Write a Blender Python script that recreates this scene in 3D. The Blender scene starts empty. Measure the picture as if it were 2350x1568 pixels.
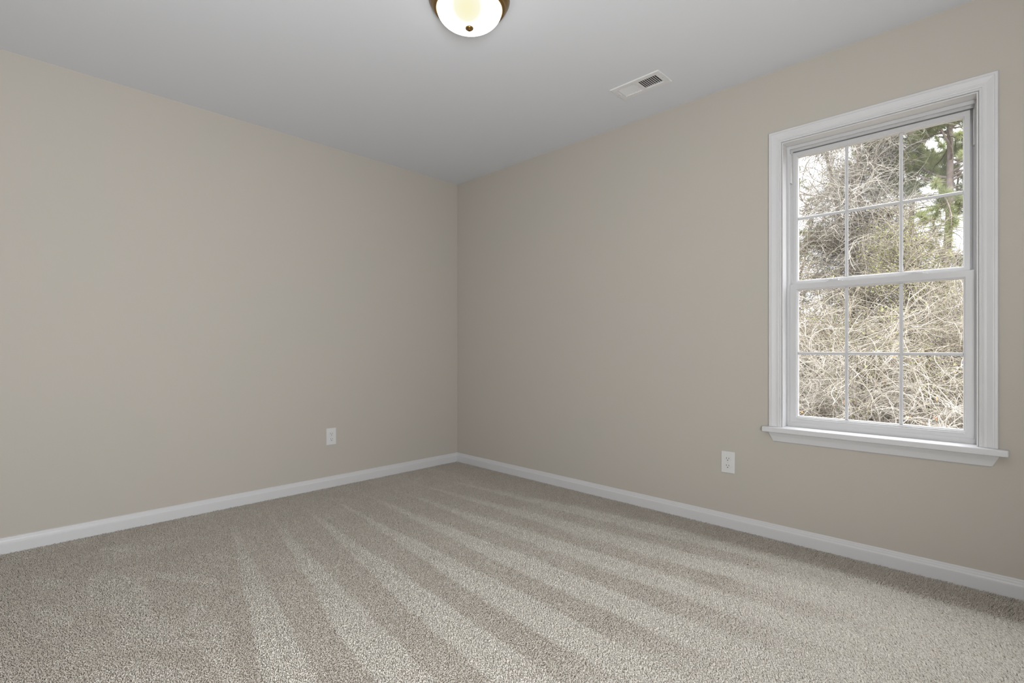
import bpy, math, random
import numpy as np
C = bpy.context.scene.collection
S = bpy.context.scene
R = math.radians

# ------------------------------------------------------------------ camera, light, exposure
cam_d = bpy.data.cameras.new('camera'); cam = bpy.data.objects.new('camera', cam_d); C.objects.link(cam)
cam.location = (3.464, -2.835, 0.9955)
cam.rotation_euler = (R(90), 0, R(44.51))
cam_d.sensor_width = 36; cam_d.lens = 36 * 1160 / 2350
cam_d.shift_y = 16.5 / 2350
cam_d.clip_start = 0.02; cam_d.clip_end = 300
S.camera = cam

S.view_settings.view_transform = 'Standard'; S.view_settings.look = 'None'
S.view_settings.gamma = 1; S.view_settings.use_curve_mapping = False
S.view_settings.exposure = 0.0

w = bpy.data.worlds.new('overcast_sky'); S.world = w; w.use_nodes = True
nt = w.node_tree; nt.nodes.clear()
out = nt.nodes.new('ShaderNodeOutputWorld'); bg = nt.nodes.new('ShaderNodeBackground')
tc = nt.nodes.new('ShaderNodeTexCoord'); sp = nt.nodes.new('ShaderNodeSeparateXYZ'); cr = nt.nodes.new('ShaderNodeValToRGB')
cr.color_ramp.elements[0].position = 0.0; cr.color_ramp.elements[0].color = (0.86, 0.88, 0.95, 1)
cr.color_ramp.elements[1].position = 0.6; cr.color_ramp.elements[1].color = (0.97, 0.98, 1.0, 1)
nt.links.new(tc.outputs['Generated'], sp.inputs[0]); nt.links.new(sp.outputs['Z'], cr.inputs[0])
mr = nt.nodes.new('ShaderNodeMapRange'); mr.inputs['From Min'].default_value = 0.15; mr.inputs['From Max'].default_value = 0.9
mr.inputs['To Min'].default_value = 2.4; mr.inputs['To Max'].default_value = 11.0          # overcast: brightest overhead
nt.links.new(sp.outputs['Z'], mr.inputs['Value']); nt.links.new(mr.outputs[0], bg.inputs['Strength'])
nt.links.new(cr.outputs[0], bg.inputs['Color']); nt.links.new(bg.outputs[0], out.inputs[0])

def area_light(name, loc, target, size, size_y, power, color=(1, 1, 1), portal=False, spread=180):
    d = bpy.data.lights.new(name, 'AREA'); d.shape = 'RECTANGLE'; d.size = size; d.size_y = size_y
    d.energy = power; d.color = color; d.spread = R(spread)
    o = bpy.data.objects.new(name, d); C.objects.link(o); o.location = loc
    from mathutils import Vector
    o.rotation_euler = (Vector(target) - Vector(loc)).to_track_quat('-Z', 'Y').to_euler()
    if portal: d.cycles.is_portal = True
    return o
# daylight portal in the window opening, and an added soft fill light behind the camera, standing in for a flash
area_light('window_portal', (3.002, 0.17, 1.32), (3.002, -1, 1.32), 0.74, 1.46, 1, portal=True)
area_light('soft_fill', (3.95, -3.0, 0.95), (1.7, -2.7, 2.2), 0.9, 0.9, 92, (0.97, 0.985, 1.0))

# ------------------------------------------------------------------ materials
def mat(name, color, rough=0.6, spec=0.4, metal=0.0, noise=None, bump=None, coat=0.0):
    """noise = (scale, second colour, detail); bump = (scale, strength, distance)"""
    m = bpy.data.materials.new(name); m.use_nodes = True
    n = m.node_tree.nodes; l = m.node_tree.links; b = n['Principled BSDF']
    b.inputs['Base Color'].default_value = (*color, 1); b.inputs['Roughness'].default_value = rough
    b.inputs['Specular IOR Level'].default_value = spec; b.inputs['Metallic'].default_value = metal
    b.inputs['Coat Weight'].default_value = coat
    t = n.new('ShaderNodeTexCoord')
    if noise:
        x = n.new('ShaderNodeTexNoise'); x.inputs['Scale'].default_value = noise[0]; x.inputs['Detail'].default_value = noise[2]
        r = n.new('ShaderNodeValToRGB'); r.color_ramp.elements[0].position = 0.3; r.color_ramp.elements[1].position = 0.7
        r.color_ramp.elements[0].color = (*color, 1); r.color_ramp.elements[1].color = (*noise[1], 1)
        l.new(t.outputs['Object'], x.inputs['Vector']); l.new(x.outputs['Fac'], r.inputs[0]); l.new(r.outputs[0], b.inputs['Base Color'])
    if bump:
        x = n.new('ShaderNodeTexNoise'); x.inputs['Scale'].default_value = bump[0]; x.inputs['Detail'].default_value = 2
        k = n.new('ShaderNodeBump'); k.inputs['Strength'].default_value = bump[1]; k.inputs['Distance'].default_value = bump[2]
        l.new(t.outputs['Object'], x.inputs['Vector']); l.new(x.outputs['Fac'], k.inputs['Height']); l.new(k.outputs[0], b.inputs['Normal'])
    return m
M = {}
M['wall'] = mat('beige_wall_paint', (0.485, 0.448, 0.408), 0.75, 0.25, noise=(1.3, (0.478, 0.452, 0.405), 1), bump=(160, 0.12, 0.002))
M['ceiling'] = mat('ceiling_paint', (0.71, 0.727, 0.76), 0.9, 0.1, bump=(220, 0.08, 0.002))
M['trim'] = mat('white_trim_paint', (0.61, 0.613, 0.625), 0.38, 0.45)
M['vinyl'] = mat('white_window_vinyl', (0.55, 0.552, 0.56), 0.35, 0.45)
M['plate'] = mat('white_outlet_plastic', (0.66, 0.66, 0.66), 0.3, 0.5)
M['slot'] = mat('dark_slot', (0.03, 0.03, 0.03), 0.8)
M['vent'] = mat('white_enamel', (0.74, 0.74, 0.74), 0.4, 0.4)
M['duct'] = mat('dark_duct', (0.10, 0.10, 0.10), 0.8)
M['bronze'] = mat('brushed_bronze', (0.25, 0.15, 0.05), 0.34, 0.5, 0.85, bump=(400, 0.05, 0.001))
M['screw'] = mat('painted_screw', (0.55, 0.55, 0.55), 0.4, 0.5)
M['exterior'] = mat('house_siding', (0.6, 0.6, 0.58), 0.7)
M['litter'] = mat('leaf_litter', (0.09, 0.075, 0.05), 0.95, 0.1, noise=(5.0, (0.15, 0.125, 0.09), 8))
M['pale_twig'] = mat('pale_twig_bark', (0.45, 0.425, 0.385), 0.8, 0.2, noise=(3.0, (0.26, 0.23, 0.18), 3))
M['tan_twig'] = mat('tan_twig_bark', (0.21, 0.18, 0.135), 0.85, 0.15, noise=(2.0, (0.38, 0.34, 0.28), 3))
M['brown_twig'] = mat('brown_twig_bark', (0.10, 0.082, 0.052), 0.85, 0.15, noise=(2.0, (0.17, 0.14, 0.095), 3))
M['bark'] = mat('grey_brown_bark', (0.15, 0.125, 0.10), 0.9, 0.1, noise=(9.0, (0.25, 0.22, 0.185), 6), bump=(30, 0.6, 0.02))
M['pine_bark'] = mat('pine_bark', (0.17, 0.135, 0.115), 0.9, 0.1, noise=(7.0, (0.28, 0.24, 0.21), 6), bump=(25, 0.6, 0.02))
def leafmat(name, c1, c2, trans=0.35, sc=1.2):
    m = mat(name, c1, 0.6, 0.25, noise=(sc, c2, 3))
    n = m.node_tree.nodes; l = m.node_tree.links; b = n['Principled BSDF']
    t = n.new('ShaderNodeBsdfTranslucent'); x = n.new('ShaderNodeMixShader'); x.inputs[0].default_value = trans
    src = b.inputs['Base Color'].links[0].from_socket
    l.new(src, t.inputs['Color']); l.new(b.outputs[0], x.inputs[1]); l.new(t.outputs[0], x.inputs[2]); l.new(x.outputs[0], n['Material Output'].inputs[0])
    return m
M['needle'] = leafmat('pine_needles', (0.235, 0.265, 0.155), (0.42, 0.45, 0.21))
M['leaf_green'] = leafmat('green_leaves', (0.17, 0.185, 0.09), (0.36, 0.36, 0.17))
M['leaf_dark'] = leafmat('dark_green_leaves', (0.09, 0.115, 0.07), (0.17, 0.20, 0.10))
M['leaf_rust'] = leafmat('dry_orange_leaves', (0.42, 0.22, 0.12), (0.52, 0.36, 0.20))
m = bpy.data.materials.new('window_glass'); m.use_nodes = True; n = m.node_tree.nodes; l = m.node_tree.links; n.clear()
o_ = n.new('ShaderNodeOutputMaterial'); tr = n.new('ShaderNodeBsdfTransparent'); gl = n.new('ShaderNodeBsdfGlossy'); gl.inputs['Roughness'].default_value = 0.0
mx = n.new('ShaderNodeMixShader'); mx.inputs[0].default_value = 0.03
l.new(tr.outputs[0], mx.inputs[1]); l.new(gl.outputs[0], mx.inputs[2]); l.new(mx.outputs[0], o_.inputs[0]); M['glass'] = m
# frosted dome: bulbs show as a softer yellow centre, the rest glows white
m = bpy.data.materials.new('lit_frosted_glass'); m.use_nodes = True; n = m.node_tree.nodes; l = m.node_tree.links; n.clear()
o_ = n.new('ShaderNodeOutputMaterial'); em = n.new('ShaderNodeEmission'); t = n.new('ShaderNodeTexCoord')
vl = n.new('ShaderNodeVectorMath'); vl.operation = 'LENGTH'; mp = n.new('ShaderNodeMapping'); mp.inputs['Location'].default_value = (-0.062, 0.066, 0); mp.inputs['Scale'].default_value = (1, 1, 0)
r1 = n.new('ShaderNodeValToRGB'); r1.color_ramp.elements[0].color = (0.96, 0.92, 0.62, 1); r1.color_ramp.elements[0].position = 0.015
r1.color_ramp.elements[1].color = (1, 1, 0.95, 1); r1.color_ramp.elements[1].position = 0.10
r2 = n.new('ShaderNodeMapRange'); r2.inputs['From Min'].default_value = 0.05; r2.inputs['From Max'].default_value = 0.13
r2.inputs['To Min'].default_value = 1.0; r2.inputs['To Max'].default_value = 3.5
l.new(t.outputs['Object'], mp.inputs[0]); l.new(mp.outputs[0], vl.inputs[0]); l.new(vl.outputs['Value'], r1.inputs[0]); l.new(vl.outputs['Value'], r2.inputs[0])
l.new(r1.outputs[0], em.inputs['Color']); l.new(r2.outputs[0], em.inputs['Strength']); l.new(em.outputs[0], o_.inputs[0]); M['dome'] = m
# carpet yarn: light and shade of the pile lean put into its colour, plus random tuft tone
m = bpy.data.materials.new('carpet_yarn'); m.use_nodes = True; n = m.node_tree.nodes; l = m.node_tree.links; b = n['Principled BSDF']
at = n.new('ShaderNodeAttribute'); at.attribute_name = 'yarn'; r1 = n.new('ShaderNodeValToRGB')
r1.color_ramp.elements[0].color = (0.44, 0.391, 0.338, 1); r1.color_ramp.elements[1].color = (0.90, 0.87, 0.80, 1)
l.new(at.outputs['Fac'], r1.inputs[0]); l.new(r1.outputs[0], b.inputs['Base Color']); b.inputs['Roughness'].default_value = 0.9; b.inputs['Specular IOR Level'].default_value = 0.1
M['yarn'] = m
M['carpet_back'] = mat('carpet_backing', (0.36, 0.32, 0.27), 0.95, 0.1, noise=(90, (0.42, 0.38, 0.32), 2))

# ------------------------------------------------------------------ mesh helpers
def tag(o, label=None, cat=None, group=None, kind=None):
    if label: o['label'] = label
    if cat: o['category'] = cat
    if group: o['group'] = group
    if kind: o['kind'] = kind
    return o
def empty(name, loc=(0, 0, 0), rz=0.0):
    o = bpy.data.objects.new(name, None); C.objects.link(o); o.location = loc; o.rotation_euler = (0, 0, rz); o.empty_display_size = 0.1
    return o
def link(name, me, material, parent=None, smooth=None):
    if material: me.materials.append(material)
    o = bpy.data.objects.new(name, me); C.objects.link(o)
    if parent: o.parent = parent
    return o
class MB:
    def __init__(s): s.v = []; s.f = []
    def add(s, vs, fs):
        k = len(s.v); s.v += [tuple(map(float, v)) for v in vs]; s.f += [tuple(k + i for i in f) for f in fs]
    def box(s, x0, x1, y0, y1, z0, z1):
        s.add([(x, y, z) for x in (x0, x1) for y in (y0, y1) for z in (z0, z1)],
              [(0, 1, 3, 2), (4, 6, 7, 5), (0, 4, 5, 1), (2, 3, 7, 6), (0, 2, 6, 4), (1, 5, 7, 3)])
    def lathe(s, prof, n=64, closed=False):
        vs = []; m_ = len(prof)
        for i in range(n):
            a = 2 * math.pi * i / n
            vs += [(r * math.cos(a), r * math.sin(a), z) for r, z in prof]
        fs = [(i * m_ + j, ((i + 1) % n) * m_ + j, ((i + 1) % n) * m_ + j + 1, i * m_ + j + 1) for i in range(n) for j in range(m_ - 1)]
        s.add(vs, fs)
    def prism(s, poly, h0, h1, axis='y'):
        """poly in the plane of the other two axes, extruded along axis"""
        n = len(poly)
        P = (lambda a, b, h: (a, h, b)) if axis == 'y' else ((lambda a, b, h: (h, a, b)) if axis == 'x' else (lambda a, b, h: (a, b, h)))
        s.add([P(a, b, h0) for a, b in poly] + [P(a, b, h1) for a, b in poly],
              [tuple(range(n))[::-1], tuple(range(n, 2 * n))] + [(i, (i + 1) % n, n + (i + 1) % n, n + i) for i in range(n)])
    def frame(s, x0, x1, z0, z1, prof, k=(1, 1, 1, 1), open_bottom=False):
        """mitred frame round the inner rectangle; prof = closed polygon of (outward offset, y); k scales the offset left, right, bottom, top"""
        n = len(prof); vs = []
        if open_bottom:
            cs = lambda o: [(x0 - o * k[0], z0), (x0 - o * k[0], z1 + o * k[3]), (x1 + o * k[1], z1 + o * k[3]), (x1 + o * k[1], z0)]
        else:
            cs = lambda o: [(x0 - o * k[0], z0 - o * k[2]), (x0 - o * k[0], z1 + o * k[3]), (x1 + o * k[1], z1 + o * k[3]), (x1 + o * k[1], z0 - o * k[2])]
        for c in range(4):
            for o, y in prof:
                p = cs(o)[c]; vs.append((p[0], y, p[1]))
        fs = []
        for c in range(3 if open_bottom else 4):
            d = (c + 1) % 4
            fs += [(c * n + i, c * n + (i + 1) % n, d * n + (i + 1) % n, d * n + i) for i in range(n)]
        if open_bottom: fs += [tuple(range(n))[::-1], tuple(range(3 * n, 4 * n))]
        s.add(vs, fs)
    def build(s, name, material, parent=None, bevel=0.0, smooth=False, seg=2):
        me = bpy.data.meshes.new(name); me.from_pydata(s.v, [], s.f)
        import bmesh
        b = bmesh.new(); b.from_mesh(me); bmesh.ops.remove_doubles(b, verts=b.verts, dist=1e-6); bmesh.ops.recalc_face_normals(b, faces=b.faces)
        b.to_mesh(me); b.free()
        if smooth: me.shade_smooth()
        o = link(name, me, material, parent)
        if bevel:
            md = o.modifiers.new('bevel', 'BEVEL'); md.width = bevel; md.segments = seg; md.limit_method = 'ANGLE'; md.angle_limit = R(35)
        return o
def np_mesh(name, V, F, material, parent=None, attr=None, smooth=False):
    V = np.asarray(V, np.float32).reshape(-1, 3); F = np.asarray(F, np.int32)
    me = bpy.data.meshes.new(name); me.vertices.add(len(V)); me.vertices.foreach_set('co', V.ravel())
    k = F.shape[1]; me.loops.add(F.size); me.loops.foreach_set('vertex_index', F.ravel())
    me.polygons.add(len(F)); me.polygons.foreach_set('loop_start', np.arange(len(F), dtype=np.int32) * k)
    me.update(calc_edges=True)
    if attr is not None:
        a = me.attributes.new(attr[0], 'FLOAT', 'POINT'); a.data.foreach_set('value', np.asarray(attr[1], np.float32).ravel())
    if smooth: me.shade_smooth()
    return link(name, me, material, parent)

# ------------------------------------------------------------------ room shell
XW, YW, H = 4.15, -3.45, 2.44          # room: x 0..XW, y YW..0
T = 0.16
WX0, WX1, WZ0, WZ1 = 2.630, 3.374, 0.560, 2.056     # opening in the window wall
b = MB(); b.box(-T, XW + T, YW - T, T, -0.12, 0.0); tag(b.build('floor', M['carpet_back']), kind='structure')
b = MB(); b.box(-T, 0, YW - T, T, 0, H); tag(b.build('wall_left', M['wall']), kind='structure')
b = MB()
b.box(0, WX0, 0, T, 0, H); b.box(WX1, XW + T, 0, T, 0, H); b.box(WX0, WX1, 0, T, 0, WZ0); b.box(WX0, WX1, 0, T, WZ1, H)
tag(b.build('wall_right', M['wall']), kind='structure')
b = MB(); b.box(XW, XW + T, YW - T, 0, 0, H); tag(b.build('wall_back', M['wall']), kind='structure')
b = MB(); b.box(0, XW, YW - T, YW, 0, H); tag(b.build('wall_front', M['wall']), kind='structure')
VX, VY = 2.023, -0.365                 # ceiling register centre
hx, hy = 0.125, 0.05
b = MB()
b.box(-T, VX - hx, YW - T, T, H, H + 0.1); b.box(VX + hx, XW + T, YW - T, T, H, H + 0.1)
b.box(VX - hx, VX + hx, YW - T, VY - hy, H, H + 0.1); b.box(VX - hx, VX + hx, VY + hy, T, H, H + 0.1)
tag(b.build('ceiling', M['ceiling']), kind='structure')
# baseboards: one profile (distance from wall, height)
bp = [(0, 0), (0.013, 0), (0.013, 0.052), (0.0125, 0.058), (0.0095, 0.064), (0.0085, 0.070), (0.0065, 0.074), (0.006, 0.079), (0.004, 0.082), (0, 0.083)]
b = MB(); b.prism([(d, z) for d, z in bp], YW, -0.0, 'y')     # (x, z) extruded along y
tag(b.build('baseboard_left', M['trim']), kind='structure')
b = MB(); b.prism([(-d, z) for d, z in bp], 0.0, XW, 'x'); tag(b.build('baseboard_right', M['trim']), kind='structure')
b = MB(); b.prism([(XW - d, z) for d, z in bp], YW, 0, 'y'); tag(b.build('baseboard_back', M['trim']), kind='structure')
b = MB(); b.prism([(YW + d, z) for d, z in bp], 0, XW, 'x'); tag(b.build('baseboard_front', M['trim']), kind='structure')

# ------------------------------------------------------------------ window
win = empty('window_1', (0, 0, 0)); tag(win, kind='structure')
# casing: stepped colonial profile, thin at the opening, thick at the outer edge
cp = [(0, 0.0), (0, -0.0085), (0.003, -0.0105), (0.006, -0.0095), (0.0085, -0.0095), (0.0095, -0.0125), (0.013, -0.0135), (0.016, -0.0125), (0.024, -0.0125),
      (0.034, -0.0145), (0.042, -0.0165), (0.046, -0.0165), (0.0475, -0.0185), (0.0555, -0.0185), (0.0575, -0.017), (0.0585, -0.014), (0.0585, 0)]
b = MB(); b.frame(WX0 - 0.002, WX1 + 0.002, 0.592, WZ1 + 0.002, cp, open_bottom=True); b.build('window_casing', M['trim'], win)
b = MB(); b.frame(WX0 + 0.005, WX1 - 0.005, 0.592, WZ1 - 0.005, [(0, -0.003), (0.0048, -0.003), (0.0048, 0.064), (0, 0.064)], open_bottom=True)
b.build('window_jamb', M['trim'], win)
# stool with horns: one board notched round the opening
b = MB()
b.prism([(2.544, -0.044), (3.464, -0.044), (3.464, -0.0005), (WX1 - 0.001, -0.0005), (WX1 - 0.001, 0.0615), (WX0 + 0.001, 0.0615), (WX0 + 0.001, -0.0005), (2.544, -0.0005)], 0.5645, 0.5915, 'z')
b.build('window_sill', M['trim'], win, bevel=0.004, seg=3)
# apron with ends cut back at an angle
b = MB()
ap = [(0, 0), (-0.016, 0), (-0.016, -0.008), (-0.014, -0.016), (-0.0125, -0.022), (-0.010, -0.040), (-0.009, -0.047), (-0.006, -0.050), (0, -0.050)]
n_ = len(ap); vs = []
for side in (0, 1):
    for y, dz in ap:
        cut = 0.022 * max(0, (-dz - 0.006)) / 0.044
        vs.append(((2.569 + cut) if side == 0 else (3.436 - cut), y, 0.5645 + dz))
b.add(vs, [tuple(range(n_)), tuple(range(2 * n_ - 1, n_ - 1, -1))] + [(i, (i + 1) % n_, n_ + (i + 1) % n_, n_ + i) for i in range(n_)])
b.build('window_apron', M['trim'], win)
# vinyl frame set in the opening, stepped towards the outside
b = MB()
b.frame(2.654, 3.3555, 0.622, 2.0285, [(0, 0.092), (0, 0.127), (-0.014, 0.127), (-0.014, 0.155), (0.022, 0.155), (0.022, 0.063), (0.0065, 0.063), (0.0065, 0.069), (0.013, 0.070), (0.013, 0.092)], k=(0.85, 0.85, 1, 1))
b.box(2.636, 3.368, 0.062, 0.150, 0.5802, 0.6135)
b.build('window_frame', M['vinyl'], win)
def sash(name, gx0, gx1, gz0, gz1, yf, kx, kz0, kz1, lift=False, locks=False):
    """yf = room face of the sash; glass 12 mm behind it"""
    b = MB()
    yg = yf + 0.013
    b.frame(gx0, gx1, gz0, gz1, [(0, yg), (0.0015, yf + 0.005), (0.0055, yf + 0.003), (0.0065, yf), (0.030, yf), (0.030, yf + 0.026), (0, yf + 0.026)], k=(kx, kx, kz0, kz1))
    if lift:
        b.box(gx0 - 0.006, gx1 + 0.006, yf - 0.006, yf + 0.001, gz0 - 0.0175, gz0 - 0.0135)
    o = b.build(name, M['vinyl'], win, bevel=0.0008)
    g = MB(); g.box(gx0 - 0.002, gx1 + 0.002, yg + 0.003, yg + 0.004, gz0 - 0.002, gz1 + 0.002); g.build('window_pane', M['glass'], o)
    zm = (gz0 + gz1) / 2; hw = 0.0075
    mp_ = [(-hw, 0), (-hw * .55, -0.004), (hw * .55, -0.004), (hw, 0), (hw * .55, 0.004), (-hw * .55, 0.004)]
    for k in (1, 2):
        xm = gx0 + (gx1 - gx0) * k / 3
        g = MB(); g.prism([(xm + a, yg - 0.002 + c) for a, c in mp_], gz0, gz1, 'z'); g.build('muntin', M['vinyl'], o)
    g = MB(); g.prism([(yg - 0.002 + c * 0.85, zm + a) for a, c in mp_], gx0, gx1, 'x'); g.build('muntin', M['vinyl'], o)
    if locks:
        zt = gz1 + 0.030 * kz1
        for xm in (2.847, 3.172):
            g = MB()
            g.box(xm - 0.034, xm + 0.034, yf + 0.003, yf + 0.023, zt, zt + 0.004)
            g.prism([(xm - 0.022, yf + 0.004), (xm + 0.016, yf + 0.004), (xm + 0.020, yf + 0.022), (xm - 0.012, yf + 0.022)], zt + 0.004, zt + 0.010, 'z')
            g.prism([(xm - 0.046, yf - 0.001), (xm - 0.006, yf + 0.004), (xm - 0.006, yf + 0.012), (xm - 0.046, yf + 0.005)], zt + 0.009, zt + 0.013, 'z')
            g.build('sash_lock', M['vinyl'], o, bevel=0.001)
    return o
sash('upper_sash', 2.677, 3.3215, 1.354, 1.998, 0.098, 0.80, 0.9, 0.86)
sash('lower_sash', 2.686, 3.3235, 0.649, 1.2955, 0.063, 1.24, 1.15, 1.15, lift=True, locks=True)
# small vinyl clips in the side tracks beside the upper sash
b = MB(); b.box(2.6475, 2.6535, 0.065, 0.096, 1.86, 2.012); b.box(3.356, 3.362, 0.065, 0.096, 1.86, 2.012); b.build('track_clip', M['vinyl'], win, bevel=0.001)

# ------------------------------------------------------------------ outlets
def make_outlet():
    """local frame: plate in the xz plane, facing -y, back at y=0"""
    t = empty('wall_outlet')
    b = MB(); b.box(-0.0365, 0.0365, -0.0055, 0, -0.0595, 0.0595); b.build('cover_plate', M['plate'], t, bevel=0.0025, seg=3)
    for s in (1, -1):
        zc = 0.0195 * s
        pts = []
        for a in range(0, 360, 12):
            x = 0.0172 * math.cos(R(a)); z = 0.0172 * math.sin(R(a)); pts.append((x, max(-0.0135, min(0.0135, z)) + zc))
        b = MB(); b.prism(pts, -0.0085, -0.005); rc = b.build('receptacle', M['plate'], t, bevel=0.0008)
        for x, hh in ((-0.0064, 0.0042), (0.0064, 0.0034)):
            b = MB(); b.box(x - 0.0011, x + 0.0011, -0.0088, -0.0082, zc + 0.002 - hh + 0.001, zc + 0.002 + hh + 0.001); b.build('slot', M['slot'], rc)
        b = MB(); b.prism([(0.0026 * math.cos(R(a)), -0.0078 + zc + 0.0026 * math.sin(R(a))) for a in range(0, 360, 30)], -0.0088, -0.0082); b.build('slot', M['slot'], rc)
    b = MB(); b.prism([(0.0028 * math.cos(R(a)), 0.0028 * math.sin(R(a))) for a in range(0, 360, 24)], -0.0066, -0.005); b.build('screw', M['screw'], t)
    return t
def copy_tree(o, parent=None):
    c = o.copy(); C.objects.link(c)
    if parent: c.parent = parent
    for ch in o.children: copy_tree(ch, c)
    return c
o1 = make_outlet(); o1.location = (2.356, 0, 0.3675)
tag(o1, 'white duplex outlet on the wall just left of and below the window', 'outlet', 'white duplex wall outlets')
bpy.context.view_layer.update()
o2 = copy_tree(o1); o2.location = (0, -1.161, 0.367); o2.rotation_euler = (0, 0, R(90))
tag(o2, 'white duplex outlet on the wall without a window, left of the corner')

# ------------------------------------------------------------------ ceiling register
vt = empty('ceiling_vent', (VX, VY, H)); tag(vt, 'white rectangular louvered air vent in the ceiling near the window wall', 'vent')
b = MB()   # local: x long, y short, z up into the ceiling; face plate below the ceiling
def zframe(b, x0, x1, y0, y1, prof):
    n = len(prof); vs = []
    for c in range(4):
        for o, z in prof:
            p = [(x0 - o, y0 - o), (x0 - o, y1 + o), (x1 + o, y1 + o), (x1 + o, y0 - o)][c]; vs.append((p[0], p[1], z))
    b.add(vs, [(c * n + i, c * n + (i + 1) % n, ((c + 1) % 4) * n + (i + 1) % n, ((c + 1) % 4) * n + i) for c in range(4) for i in range(n)])
gx, gy = 0.118, 0.046
zframe(b, -gx, gx, -gy, gy, [(0, 0.004), (0, -0.006), (0.026, -0.006), (0.0295, -0.004), (0.0305, -0.0005), (0.0295, -0.0005), (0.024, -0.0035), (0.003, -0.0035), (0.003, 0.004)])
b.box(-0.148, -gx, -gy, gy, -0.006, -0.0035); b.box(gx, 0.148, -gy, gy, -0.006, -0.0035)
b.box(-0.006, 0.012, -gy, gy, -0.006, -0.0035)
b.build('face_plate', M['vent'], vt, bevel=0.0006)
for bank, (xa, xb, tilt) in enumerate(((-gx, -0.006, 44), (0.012, gx, -24))):
    n_ = 9
    for i in range(n_):
        xc = xa + (xb - xa) * (i + 0.5 + (0.0 if bank else 0)) / n_
        wv = 0.0043 if bank == 0 else 0.0034
        ca, sa = math.cos(R(tilt)), math.sin(R(tilt))
        d = MB(); c4 = [(-wv, -0.0005), (wv, -0.0005), (wv, 0.0005), (-wv, 0.0005)]
        c4 = [(xc + a * ca - c * sa, -0.0005 + a * sa + c * ca) for a, c in c4]
        d.add([(x, y, z) for y in (-gy, gy) for x, z in c4], [(0, 1, 2, 3), (7, 6, 5, 4), (0, 4, 5, 1), (1, 5, 6, 2), (2, 6, 7, 3), (3, 7, 4, 0)])
        d.build('louver', M['vent'], vt)
b = MB()
b.box(-0.122, 0.122, -0.0485, -0.0475, 0.002, 0.09); b.box(-0.122, 0.122, 0.0475, 0.0485, 0.002, 0.09)
b.box(-0.1235, -0.1225, -0.0485, 0.0485, 0.002, 0.09); b.box(0.1225, 0.1235, -0.0485, 0.0485, 0.002, 0.09); b.box(-0.122, 0.122, -0.048, 0.048, 0.089, 0.09)
b.build('duct', M['duct'], vt)
for x in (-0.134, 0.134):
    b = MB(); b.prism([(x + 0.0035 * math.cos(R(a)), 0.0035 * math.sin(R(a))) for a in range(0, 360, 30)], -0.0075, -0.0055, 'z'); b.build('screw', M['screw'], vt)
b = MB(); b.box(-0.128, -0.1225, -0.012, 0.012, -0.010, -0.0058); b.build('damper_lever', M['vent'], vt, bevel=0.0008)

# ------------------------------------------------------------------ ceiling light
LX, LY = 1.871, -1.466
lt = empty('ceiling_light', (LX, LY, H)); tag(lt, 'round flush ceiling light with a lit frosted glass dome in a bronze pan', 'ceiling light')
b = MB(); b.lathe([(0.001, -0.0005), (0.152, -0.0005), (0.163, -0.001), (0.167, -0.004), (0.1665, -0.008), (0.163, -0.011), (0.1635, -0.014), (0.158, -0.024), (0.150, -0.031), (0.1485, -0.034), (0.1495, -0.037),
                   (0.146, -0.041), (0.139, -0.044), (0.136, -0.045), (0.135, -0.041), (0.136, -0.034), (0.001, -0.030)], 96); b.build('light_pan', M['bronze'], lt, smooth=True)
dp = [(0.1345 * math.cos(a), -0.040 - 0.076 * math.sin(a)) for a in np.linspace(0, math.pi / 2 - 0.01, 26)]
b = MB(); b.lathe(dp, 96); b.build('glass_dome', M['dome'], lt, smooth=True)
b = MB(); b.lathe([(0.0005, -0.112), (0.012, -0.113), (0.0165, -0.116), (0.0165, -0.119), (0.014, -0.122), (0.009, -0.124), (0.0075, -0.127), (0.004, -0.129), (0.0003, -0.1295)], 40); b.build('finial', M['bronze'], lt, smooth=True)

# ------------------------------------------------------------------ carpet pile (real tufts, combed by the vacuum cleaner)
rng = np.random.default_rng(7)
def smooth(x, a, b): t = np.clip((x - a) / (b - a), 0, 1); return t * t * (3 - 2 * t)
def vnoise(x, y, s, seed):
    g = np.random.default_rng(seed).random((64, 64)); u = (x * s) % 63; v = (y * s) % 63
    i = u.astype(int); j = v.astype(int); fu = u - i; fv = v - j; fu = fu * fu * (3 - 2 * fu); fv = fv * fv * (3 - 2 * fv)
    return (g[i, j] * (1 - fu) + g[i + 1, j] * fu) * (1 - fv) + (g[i, j + 1] * (1 - fu) + g[i + 1, j + 1] * fu) * fv
def blob(x, y, cx, cy, rx, ry, ang=0):
    c, s = math.cos(ang), math.sin(ang); a = ((x - cx) * c + (y - cy) * s) / rx; b_ = (-(x - cx) * s + (y - cy) * c) / ry
    return 1 - smooth(np.sqrt(a * a + b_ * b_), 0.45, 1.25)
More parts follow.
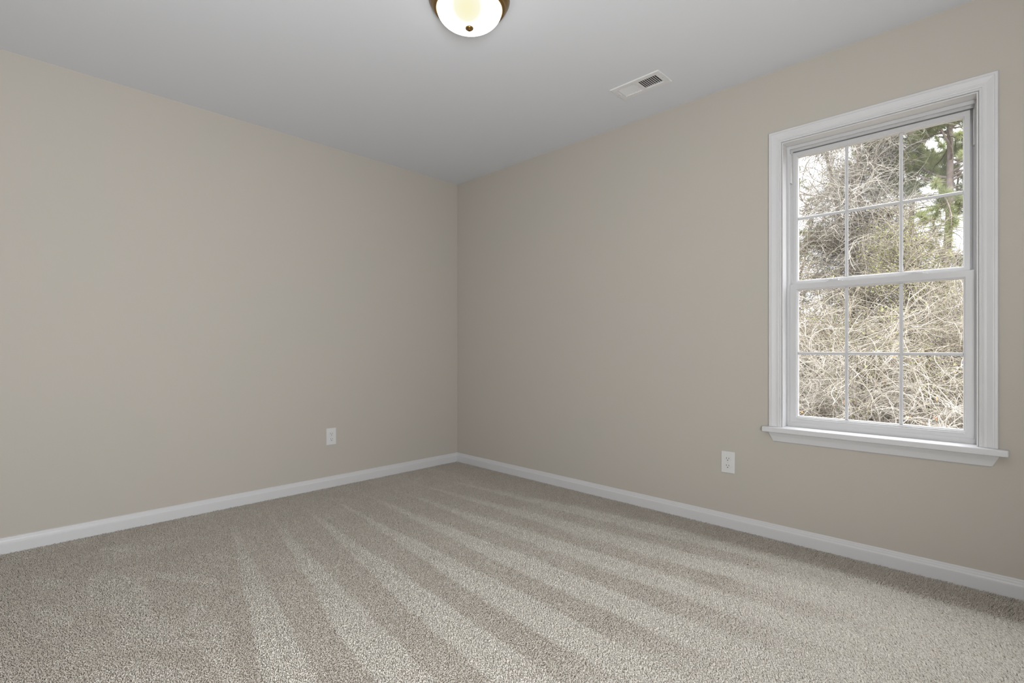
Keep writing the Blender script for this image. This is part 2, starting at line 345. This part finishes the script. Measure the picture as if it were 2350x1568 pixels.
def nap(x, y):
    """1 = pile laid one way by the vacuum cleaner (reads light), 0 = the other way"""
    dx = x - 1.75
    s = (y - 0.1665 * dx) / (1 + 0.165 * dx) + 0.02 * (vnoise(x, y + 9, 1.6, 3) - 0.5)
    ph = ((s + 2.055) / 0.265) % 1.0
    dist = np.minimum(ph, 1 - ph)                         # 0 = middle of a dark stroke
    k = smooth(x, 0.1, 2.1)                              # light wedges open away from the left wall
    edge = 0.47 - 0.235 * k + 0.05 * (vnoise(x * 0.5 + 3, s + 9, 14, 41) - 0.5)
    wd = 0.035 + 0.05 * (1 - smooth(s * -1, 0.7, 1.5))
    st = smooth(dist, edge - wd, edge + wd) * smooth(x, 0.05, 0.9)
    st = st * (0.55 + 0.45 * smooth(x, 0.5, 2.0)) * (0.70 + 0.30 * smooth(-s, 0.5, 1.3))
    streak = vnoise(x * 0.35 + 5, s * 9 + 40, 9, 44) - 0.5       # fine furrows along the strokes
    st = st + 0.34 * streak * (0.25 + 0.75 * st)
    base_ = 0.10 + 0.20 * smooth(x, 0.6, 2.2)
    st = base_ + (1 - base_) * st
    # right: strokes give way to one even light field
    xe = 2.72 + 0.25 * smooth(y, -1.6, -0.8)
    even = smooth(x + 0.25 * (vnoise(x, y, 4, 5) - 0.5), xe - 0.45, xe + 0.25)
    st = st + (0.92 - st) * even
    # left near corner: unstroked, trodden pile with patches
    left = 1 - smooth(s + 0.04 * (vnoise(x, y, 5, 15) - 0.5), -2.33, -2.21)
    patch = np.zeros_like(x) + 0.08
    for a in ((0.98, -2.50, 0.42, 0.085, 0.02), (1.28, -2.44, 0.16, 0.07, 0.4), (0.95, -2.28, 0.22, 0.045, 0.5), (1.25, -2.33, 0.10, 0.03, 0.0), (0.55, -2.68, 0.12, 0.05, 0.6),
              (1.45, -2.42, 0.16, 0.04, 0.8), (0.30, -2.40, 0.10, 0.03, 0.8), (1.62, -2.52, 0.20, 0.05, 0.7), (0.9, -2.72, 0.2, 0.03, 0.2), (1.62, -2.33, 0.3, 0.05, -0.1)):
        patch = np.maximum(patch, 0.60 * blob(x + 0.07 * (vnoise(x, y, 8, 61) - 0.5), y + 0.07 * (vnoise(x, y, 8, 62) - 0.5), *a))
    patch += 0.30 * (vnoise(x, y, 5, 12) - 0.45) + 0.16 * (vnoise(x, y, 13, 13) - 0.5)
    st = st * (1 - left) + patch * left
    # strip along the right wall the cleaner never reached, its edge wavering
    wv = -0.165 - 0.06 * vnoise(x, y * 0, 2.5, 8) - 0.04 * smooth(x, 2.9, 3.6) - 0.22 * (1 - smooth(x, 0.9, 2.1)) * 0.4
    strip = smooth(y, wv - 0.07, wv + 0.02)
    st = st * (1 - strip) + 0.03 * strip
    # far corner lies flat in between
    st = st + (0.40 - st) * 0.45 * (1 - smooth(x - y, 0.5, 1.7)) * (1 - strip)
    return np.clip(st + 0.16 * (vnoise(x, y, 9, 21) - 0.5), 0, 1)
sp_ = 0.0047
gx_, gy_ = np.meshgrid(np.arange(0.016, XW - 0.016, sp_), np.arange(YW + 0.016, -0.016, sp_))
px = gx_.ravel(); py = gy_.ravel()
# leave out pile outside the camera's cone or behind it (with a wide margin for a step to the side)
fx, fy = px - 3.464, py + 2.835
fwd = -0.7010 * fx + 0.7131 * fy; lat = 0.7131 * fx + 0.7010 * fy
keep = (fwd > 0.75) & (np.abs(lat) < fwd * 1.08 + 0.5)
px, py = px[keep], py[keep]; N = len(px)
px = px + rng.normal(0, 0.0014, N); py = py + rng.normal(0, 0.0014, N)
nv = nap(px, py)
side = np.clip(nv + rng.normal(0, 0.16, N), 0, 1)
# lean: light strokes lie away from the camera towards -x, dark strokes stand up and lean back
lean = 1.02 * side + 0.42 * (1 - side)
ang = np.where(side > 0.5, math.pi + 0.0, 0.0) + rng.normal(0, 0.75, N)
ln = rng.uniform(0.0088, 0.0122, N)
hx_ = np.cos(ang) * np.sin(lean); hy_ = np.sin(ang) * np.sin(lean); hz_ = np.cos(lean)
base = np.stack([px, py, np.full(N, 0.0)], 1)
d1 = np.stack([hx_ * 0.55, hy_ * 0.55, np.full(N, 0.80)], 1); d1 /= np.linalg.norm(d1, axis=1)[:, None]
d2 = np.stack([hx_, hy_, hz_ * 0.65], 1) + rng.normal(0, 0.16, (N, 3)); d2 /= np.linalg.norm(d2, axis=1)[:, None]
p1 = base + d1 * (ln * 0.45)[:, None]; p2 = p1 + d2 * (ln * 0.6)[:, None]
p2[:, 2] = np.maximum(p2[:, 2], 0.002)
def ring(p, d, r, n=3):
    ref = np.array([0.21, 0.43, 0.88]); U = np.cross(d, ref); U /= np.linalg.norm(U, axis=1)[:, None] + 1e-9; W = np.cross(d, U)
    return np.stack([p + r[:, None] * (math.cos(2 * math.pi * i / n) * U + math.sin(2 * math.pi * i / n) * W) for i in range(n)], 1)
rr = rng.uniform(0.00115, 0.00165, N)
V = np.concatenate([ring(base, d1, rr), ring(p1, d1 + d2, rr * 1.0), p2[:, None, :]], 1)      # 7 verts each
tri = np.array([[0, 1, 4], [0, 4, 3], [1, 2, 5], [1, 5, 4], [2, 0, 3], [2, 3, 5], [3, 4, 6], [4, 5, 6], [5, 3, 6]])
F = (np.arange(N)[:, None, None] * 7 + tri[None]).reshape(-1, 3)
yarn = np.clip(0.18 + 0.55 * side + rng.normal(0, 0.10, N), 0, 1)  # stripe shading put into the tuft colour, following the lean
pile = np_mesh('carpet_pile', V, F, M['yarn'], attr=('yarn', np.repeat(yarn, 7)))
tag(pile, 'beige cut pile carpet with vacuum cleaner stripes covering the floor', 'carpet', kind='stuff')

# ------------------------------------------------------------------ outdoors: plants
GZ = -0.7
def ground_z(y): return GZ + 0.075 * np.maximum(0, np.asarray(y, float) - 10.0)
gxs = np.linspace(-30, 34, 60); gys = np.linspace(T, 60, 60); GX, GY = np.meshgrid(gxs, gys)
GZZ = ground_z(GY) + 0.12 * (vnoise(GX + 40, GY, 0.6, 31) - 0.5) * (GY > 3)
V = np.stack([GX.ravel(), GY.ravel(), GZZ.ravel()], 1); k = np.arange(59)[:, None] * 60 + np.arange(59)[None]
F = np.stack([k, k + 1, k + 61, k + 60], -1).reshape(-1, 4); gr = np_mesh('ground', V, F, M['litter'], smooth=True); tag(gr, kind='structure')

def strands(rg, start, dirn, length, K, wig, grav):
    """N curved shoots as points (N,K,3)"""
    N = len(start); P = np.zeros((N, K, 3)); P[:, 0] = start; d = dirn / (np.linalg.norm(dirn, axis=1)[:, None] + 1e-9); st = length / (K - 1)
    turn = rg.normal(0, wig, (N, 3))
    for i in range(1, K):
        turn = turn * 0.6 + rg.normal(0, wig, (N, 3)); d = d + turn; d[:, 2] -= grav; d /= np.linalg.norm(d, axis=1)[:, None]
        P[:, i] = P[:, i - 1] + d * st[:, None]
    return P
def tube(P, r0, r1, sides=3):
    N, K, _ = P.shape; Tn = np.gradient(P, axis=1); Tn /= np.linalg.norm(Tn, axis=2)[:, :, None] + 1e-9
    ref = np.array([0.31, 0.87, 0.38]); U = np.cross(Tn, ref); U /= np.linalg.norm(U, axis=2)[:, :, None] + 1e-9; W = np.cross(Tn, U)
    r = r0[:, None] + (r1 - r0)[:, None] * np.linspace(0, 1, K)[None]
    a = 2 * np.pi * np.arange(sides) / sides
    V = P[:, :, None] + r[:, :, None, None] * (np.cos(a)[None, None, :, None] * U[:, :, None] + np.sin(a)[None, None, :, None] * W[:, :, None])
    i, j, s = np.meshgrid(np.arange(N), np.arange(K - 1), np.arange(sides), indexing='ij'); s2 = (s + 1) % sides
    q = lambda j, s: (i * K + j) * sides + s
    F = np.stack([q(j, s), q(j, s2), q(j + 1, s2), q(j + 1, s)], -1).reshape(-1, 4)
    return V.reshape(-1, 3), F
class Geo:
    def __init__(s): s.V = []; s.F = []; s.n = 0
    def add(s, V, F): s.V.append(V); s.F.append(F + s.n); s.n += len(V)
    def build(s, name, material, parent=None, smooth=False): return np_mesh(name, np.concatenate(s.V), np.concatenate(s.F), material, parent, smooth=smooth)
def children(rg, P, n, spread, lo=0.2):
    """n start points and directions on random shoots of P"""
    N, K, _ = P.shape; i = rg.integers(0, N, n); t = lo + (1 - lo) * rg.random(n); f = t * (K - 1.001); j = f.astype(int); f = f - j
    s = P[i, j] * (1 - f)[:, None] + P[i, j + 1] * f[:, None]; d = P[i, j + 1] - P[i, j]; d /= np.linalg.norm(d, axis=1)[:, None] + 1e-9
    return s, d + rg.normal(0, spread, (n, 3)), t
def leaves(rg, pts, size, n_per=1, jitter=0.06):
    c = np.repeat(pts, n_per, 0) + rg.normal(0, jitter, (len(pts) * n_per, 3)); n = len(c)
    a = rg.normal(0, 1, (n, 3)); a /= np.linalg.norm(a, axis=1)[:, None]; b_ = np.cross(a, rg.normal(0, 1, (n, 3))); b_ /= np.linalg.norm(b_, axis=1)[:, None]
    s = size * rg.uniform(0.6, 1.3, n)[:, None]
    V = np.stack([c - a * s, c + b_ * s * 0.42, c + a * s, c - b_ * s * 0.42], 1).reshape(-1, 3)
    return V, np.arange(n * 4).reshape(-1, 4)
def needles(rg, pts, dirs, length, n_per):
    c = np.repeat(pts, n_per, 0) + np.repeat(dirs, n_per, 0) * rg.uniform(-0.12, 0.06, (len(pts) * n_per, 1)); n = len(c)
    d = np.repeat(dirs, n_per, 0) * 0.7 + rg.normal(0, 0.75, (n, 3)); d[:, 2] += 0.15; d /= np.linalg.norm(d, axis=1)[:, None]
    w_ = np.cross(d, rg.normal(0, 1, (n, 3))); w_ /= np.linalg.norm(w_, axis=1)[:, None]; L = (length * rg.uniform(0.7, 1.2, n))[:, None]
    V = np.stack([c - w_ * 0.004, c + w_ * 0.004, c + d * L + w_ * 0.0015, c + d * L - w_ * 0.0015], 1).reshape(-1, 3)
    return V, np.arange(n * 4).reshape(-1, 4)
def rootz(V, x, y): return np.array([x, y, 0])

def thicket(name, label, x, y, wx, wy, top, seed, mt='pale_twig', n0=34, n1=260, n2=1500, r=0.010, leaf=None, nleaf=0, lsize=0.020, side_in=0.0, cat='shrub', group=None, rust=0):
    """arching, drooping bare canes rising from the ground round (x, y)"""
    rg = np.random.default_rng(seed); t = empty(name, (x, y, float(ground_z(y)))); g = Geo(); h = top - float(ground_z(y))
    st = np.stack([rg.normal(0, wx * 0.30, n0), rg.normal(0, wy * 0.30, n0), np.zeros(n0) - 0.02], 1)
    d = np.stack([rg.normal(0, 0.34, n0), rg.normal(0, 0.34, n0), np.ones(n0)], 1)
    L = rg.uniform(0.7, 1.35, n0) * h
    P0 = strands(rg, st, d, L, 14, 0.11, 0.055)
    g.add(*tube(P0, r * rg.uniform(0.8, 1.6, n0), np.full(n0, r * 0.35), 5))
    s, d, tt = children(rg, P0, n1, 0.75, 0.25); P1 = strands(rg, s, d, rg.uniform(0.35, 0.85, n1) * h * 0.55, 10, 0.14, 0.05)
    g.add(*tube(P1, r * rg.uniform(0.45, 0.75, n1), np.full(n1, r * 0.25), 4))
    s, d, tt = children(rg, P1, n2, 0.85, 0.1); P2 = strands(rg, s, d, rg.uniform(0.12, 0.6, n2), 7, 0.17, 0.03)
    g.add(*tube(P2, r * rg.uniform(0.25, 0.40, n2), np.full(n2, r * 0.16), 3))
    # nothing reaches below the soil
    for k_ in range(len(g.V)): g.V[k_][:, 2] = np.maximum(g.V[k_][:, 2], -0.02)
    g.build('canes', M[mt], t)
    if leaf:
        s, d, tt = children(rg, P2, nleaf, 0.5, 0.3); V, F = leaves(rg, s, lsize, 2, 0.05); np_mesh('leaves', V, F, M[leaf], t)
    if rust:
        s, d, tt = children(rg, P1, rust, 0.5, 0.3); V, F = leaves(rg, s, 0.035, 1, 0.03); np_mesh('dry_leaves', V, F, M['leaf_rust'], t)
    tag(t, label, cat, group or {'vine_thicket': 'pale vine thickets outside the window', 'brush_thicket': 'brush thickets outside the window', 'leafy_shrub': 'leafy shrubs outside the window'}[name]); return t
def bare_tree(name, label, x, y, h, r, seed, lean=(0, 0), mt='bark', tw='tan_twig', n1=34, n2=420, n3=2600, leaf=None, nleaf=0, lsize=0.027, lo=0.25, spread=1.0, bl=0.30, group=None):
    rg = np.random.default_rng(seed); t = empty(name, (x, y, float(ground_z(y)))); g = Geo()
    P0 = strands(rg, np.array([[0, 0, -0.05]]), np.array([[lean[0], lean[1], 1.0]]), np.array([h]), 26, 0.022, 0.0)
    g.add(*tube(P0, np.array([r]), np.array([r * 0.30]), 10)); tr_ = g.build('trunk', M[mt], t, smooth=True)
    g = Geo(); s, d, tt = children(rg, P0, n1, 0.0, lo); d = d * 0.35 + rg.normal(0, spread, (n1, 3)) * np.array([1, 1, 0.35]); d[:, 2] += 0.35
    P1 = strands(rg, s, d, h * bl * (1.15 - 0.75 * tt) * rg.uniform(0.6, 1.2, n1), 12, 0.11, 0.0)
    g.add(*tube(P1, r * 0.33 * (1.2 - 0.8 * tt), np.full(n1, 0.006), 5)); 
    s, d, tt = children(rg, P1, n2, 0.6, 0.15); P2 = strands(rg, s, d, rg.uniform(0.4, 1.3, n2) * h / 9, 9, 0.14, 0.01); g.add(*tube(P2, rg.uniform(0.008, 0.015, n2), np.full(n2, 0.005), 4))
    s, d, tt = children(rg, P2, n3, 0.7, 0.1); P3 = strands(rg, s, d, rg.uniform(0.2, 0.7, n3), 6, 0.16, 0.015); g.add(*tube(P3, np.full(n3, 0.0055), np.full(n3, 0.0028), 3))
    g.build('branches', M[tw], t)
    if leaf:
        s, d, tt = children(rg, P3, nleaf, 0.5, 0.3); V, F = leaves(rg, s, lsize, 2, 0.06); np_mesh('leaves', V, F, M[leaf], t)
    tag(t, label, 'tree', group or ('bare trees outside the window' if name == 'bare_tree' else None)); return t
def pine(name, label, x, y, h, r, seed, lean=(0, 0), crown=0.5, n1=30, bl=2.6, ncl=520, nn=46, group=None, dead=10):
    rg = np.random.default_rng(seed); t = empty(name, (x, y, float(ground_z(y)))); g = Geo()
    P0 = strands(rg, np.array([[0, 0, -0.05]]), np.array([[lean[0], lean[1], 1.0]]), np.array([h]), 26, 0.012, 0.0)
    g.add(*tube(P0, np.array([r]), np.array([r * 0.3]), 10)); g.build('trunk', M['pine_bark'], t, smooth=True)
    g = Geo(); s, d, tt = children(rg, P0, n1, 0.0, crown); d = rg.normal(0, 1, (n1, 3)) * np.array([1, 1, 0.2]); d /= np.linalg.norm(d, axis=1)[:, None]; d[:, 2] += 0.30
    P1 = strands(rg, s, d, bl * (1.25 - 0.75 * (tt - crown) / (1 - crown)) * rg.uniform(0.6, 1.1, n1), 12, 0.10, 0.0)
    g.add(*tube(P1, r * 0.32 * rg.uniform(0.5, 1.0, n1), np.full(n1, 0.008), 5))
    n2 = n1 * 9; s2, d2, t2 = children(rg, P1, n2, 0.55, 0.3); P2 = strands(rg, s2, d2, rg.uniform(0.3, 0.85, n2), 7, 0.12, -0.02); g.add(*tube(P2, np.full(n2, 0.010), np.full(n2, 0.005), 4))
    if dead:
        s3, d3, t3 = children(rg, P0, dead, 0.0, 0.3); ok = t3 < crown + 0.1; s3 = s3[ok]; m_ = len(s3)
        if m_:
            d3 = rg.normal(0, 1, (m_, 3)) * np.array([1, 1, 0.3]); P3 = strands(rg, s3, d3, rg.uniform(0.5, 1.6, m_), 8, 0.12, 0.0); g.add(*tube(P3, np.full(m_, 0.015), np.full(m_, 0.005), 4))
    g.build('branches', M['pine_bark'], t)
    tip = P2[:, -1]; td = P2[:, -1] - P2[:, -2]; td /= np.linalg.norm(td, axis=1)[:, None]
    i = rg.integers(0, len(tip), ncl); f = rg.uniform(0.35, 1, ncl); f[: ncl // 2] = 1; kk = (f * 5.99).astype(int); c = P2[i, kk]; dd = td[i]
    V, F = needles(rg, c, dd, 0.17, nn); np_mesh('needles', V, F, M['needle'], t)
    tag(t, label, 'tree', group or 'pines outside the window'); return t

# pines and hardwoods
pine('pine_tree', 'pine with long green needles filling the upper right window panes', 2.28, 14.0, 9.6, 0.12, 41, crown=0.50, n1=66, bl=2.3, ncl=8000, nn=26, dead=12)
pine('pine_tree', 'slim pine behind the bare trees in the middle of the upper sash', 1.30, 16.5, 9.6, 0.11, 42, crown=0.52, n1=26, bl=2.0, ncl=2200, nn=34, dead=0)
pine('pine_tree', 'distant pine with sparse needle tufts at the left edge of the window', -2.5, 17.0, 12.5, 0.13, 43, crown=0.45, n1=22, bl=2.2, ncl=600, nn=34)
pine('pine_tree', 'low young pine with dark tufts at the left of the upper sash', -1.55, 15.2, 6.8, 0.07, 46, crown=0.35, n1=22, bl=1.1, ncl=700, nn=34, dead=0)
pine('pine_tree', 'pine standing past the right edge of the window', 5.2, 15.5, 12.0, 0.14, 45, crown=0.40, n1=30, bl=2.4, ncl=1400, nn=34)
bare_tree('bare_tree', 'bare twiggy tree with vines in the middle of the upper sash, leftmost of its trunks', 0.50, 13.2, 8.8, 0.085, 51, n1=40, n2=480, n3=3600, spread=0.9, bl=0.14, leaf='leaf_green', nleaf=900, tw='pale_twig')
bare_tree('bare_tree', 'second bare trunk in the middle of the window, beside the twiggy tree', 0.66, 13.8, 9.6, 0.10, 52, n1=44, n2=600, n3=4600, spread=0.9, bl=0.19, tw='pale_twig')
bare_tree('bare_tree', 'thick bare trunk just left of the right muntin', 1.02, 13.4, 9.0, 0.095, 53, n1=44, n2=600, n3=4500, spread=0.9, bl=0.19, tw='pale_twig', leaf='leaf_green', nleaf=630)
bare_tree('bare_tree', 'bare tree leaning left across the lower left pane of the upper sash', -0.02, 12.3, 5.9, 0.055, 54, lean=(-0.24, 0.1), n1=18, n2=160, n3=800, bl=0.22, leaf='leaf_dark', nleaf=720, lsize=0.024)
bare_tree('bare_tree', 'slender bare tree at the far left behind the window edge', -1.25, 13.5, 6.0, 0.05, 55, n1=18, n2=150, n3=700)
bare_tree('bare_tree', 'bare tree right of the window behind the vine tangle', 4.4, 13.0, 7.5, 0.07, 56, n1=26, n2=300, n3=1500)
bare_tree('bare_tree', 'bare tree left of the window beyond the brush', -3.4, 14.0, 8.0, 0.08, 57, n1=26, n2=300, n3=1500)
bare_tree('evergreen_tree', 'small leafy evergreen tree in the right panes, below the pine', 2.45, 11.8, 4.6, 0.045, 58, n1=34, n2=300, n3=1700, leaf='leaf_green', nleaf=2700, lsize=0.029, lo=0.45, bl=0.22)
# canes and vines, nearest first
thicket('vine_thicket', 'pale arching vine mound in the upper left pane of the lower sash', 0.62, 9.2, 1.3, 1.0, 2.35, 61, n0=70, n1=380, n2=1900, r=0.0095, rust=10)
thicket('vine_thicket', 'pale vine tangle at the bottom middle of the window', 1.62, 8.5, 1.2, 0.9, 0.85, 62, n0=50, n1=300, n2=1600, r=0.0095, rust=60)
thicket('vine_thicket', 'large pale branches sprawling across the bottom right pane', 2.75, 7.9, 1.5, 0.9, 1.0, 63, n0=34, n1=170, n2=800, r=0.013, rust=50)
thicket('vine_thicket', 'pale vine tangle at the bottom left corner of the window', 0.45, 8.6, 1.1, 0.8, 0.65, 64, n0=40, n1=230, n2=1200, r=0.0095, leaf='leaf_dark', nleaf=288, rust=20)
thicket('vine_thicket', 'pale vine tangle past the right edge of the window', 4.5, 8.2, 1.5, 1.0, 1.4, 65, n0=44, n1=260, n2=1200)
thicket('vine_thicket', 'pale vine tangle past the left edge of the window', -1.4, 9.4, 1.5, 1.0, 1.9, 66, n0=44, n1=260, n2=1200)
thicket('leafy_shrub', 'yellow green leafy vines climbing in the middle of the lower sash', 1.38, 10.4, 0.9, 0.8, 2.35, 71, mt='tan_twig', n0=40, n1=280, n2=1500, leaf='leaf_green', nleaf=2700, lsize=0.024, rust=40)
thicket('leafy_shrub', 'green shrub low in the right pane of the lower sash', 2.45, 9.7, 0.8, 0.6, 1.1, 72, mt='tan_twig', n0=30, n1=200, n2=1000, leaf='leaf_green', nleaf=1260, lsize=0.020, rust=40)
thicket('leafy_shrub', 'dark green shrub at the bottom left behind the pale vines', 0.30, 9.9, 0.8, 0.6, 0.9, 73, mt='tan_twig', n0=26, n1=160, n2=800, leaf='leaf_dark', nleaf=1620, lsize=0.020, rust=40)
thicket('brush_thicket', 'tan tangled brush in the right pane of the lower sash', 2.35, 11.0, 1.4, 1.0, 2.5, 74, mt='tan_twig', n0=70, n1=460, n2=3000, r=0.0095, leaf='leaf_green', nleaf=900)
thicket('brush_thicket', 'tan brush rising behind the pale vine mound at the left', 0.30, 11.0, 1.3, 1.0, 2.1, 75, mt='tan_twig', n0=70, n1=440, n2=2600, r=0.0095)
thicket('brush_thicket', 'brown brush between the leafy vines and the bare trunks', 1.15, 11.9, 1.3, 0.9, 2.4, 76, mt='brown_twig', n0=70, n1=440, n2=2600, r=0.0095, leaf='leaf_dark', nleaf=900)
thicket('brush_thicket', 'tall tan brush round the foot of the pine, right panes of the upper sash', 2.15, 12.8, 1.5, 0.9, 3.5, 79, mt='tan_twig', n0=70, n1=420, n2=2800, r=0.0095, leaf='leaf_green', nleaf=1620, lsize=0.027)
thicket('brush_thicket', 'tan brush past the right edge of the window', 4.2, 11.0, 1.5, 1.0, 2.6, 77, mt='tan_twig', n0=50, n1=300, n2=1500)
thicket('brush_thicket', 'tan brush past the left edge of the window', -1.5, 11.4, 1.5, 1.0, 2.6, 78, mt='tan_twig', n0=50, n1=300, n2=1500)
# uncountable undergrowth that closes the wood behind
rg = np.random.default_rng(99); g = Geo(); n0 = 9000
yy = rg.uniform(9.0, 19.0, n0); xx = rg.uniform(-5, 7, n0); st = np.stack([xx, yy, ground_z(yy) + rg.random(n0) ** 1.5 * (1.6 + 0.09 * (yy - 9))], 1)
d = rg.normal(0, 1, (n0, 3)); d[:, 2] = np.abs(d[:, 2]) * 0.8 + 0.1; P = strands(rg, st, d, rg.uniform(0.5, 1.9, n0), 7, 0.16, 0.06)
P[:, :, 2] = np.maximum(P[:, :, 2], ground_z(P[:, :, 1]) - 0.02)
g.add(*tube(P, rg.uniform(0.006, 0.013, n0), np.full(n0, 0.003), 3)); ug = g.build('undergrowth', M['brown_twig'])
tag(ug, 'dense brown undergrowth of twigs between the trunks outside the window', 'undergrowth', kind='stuff')
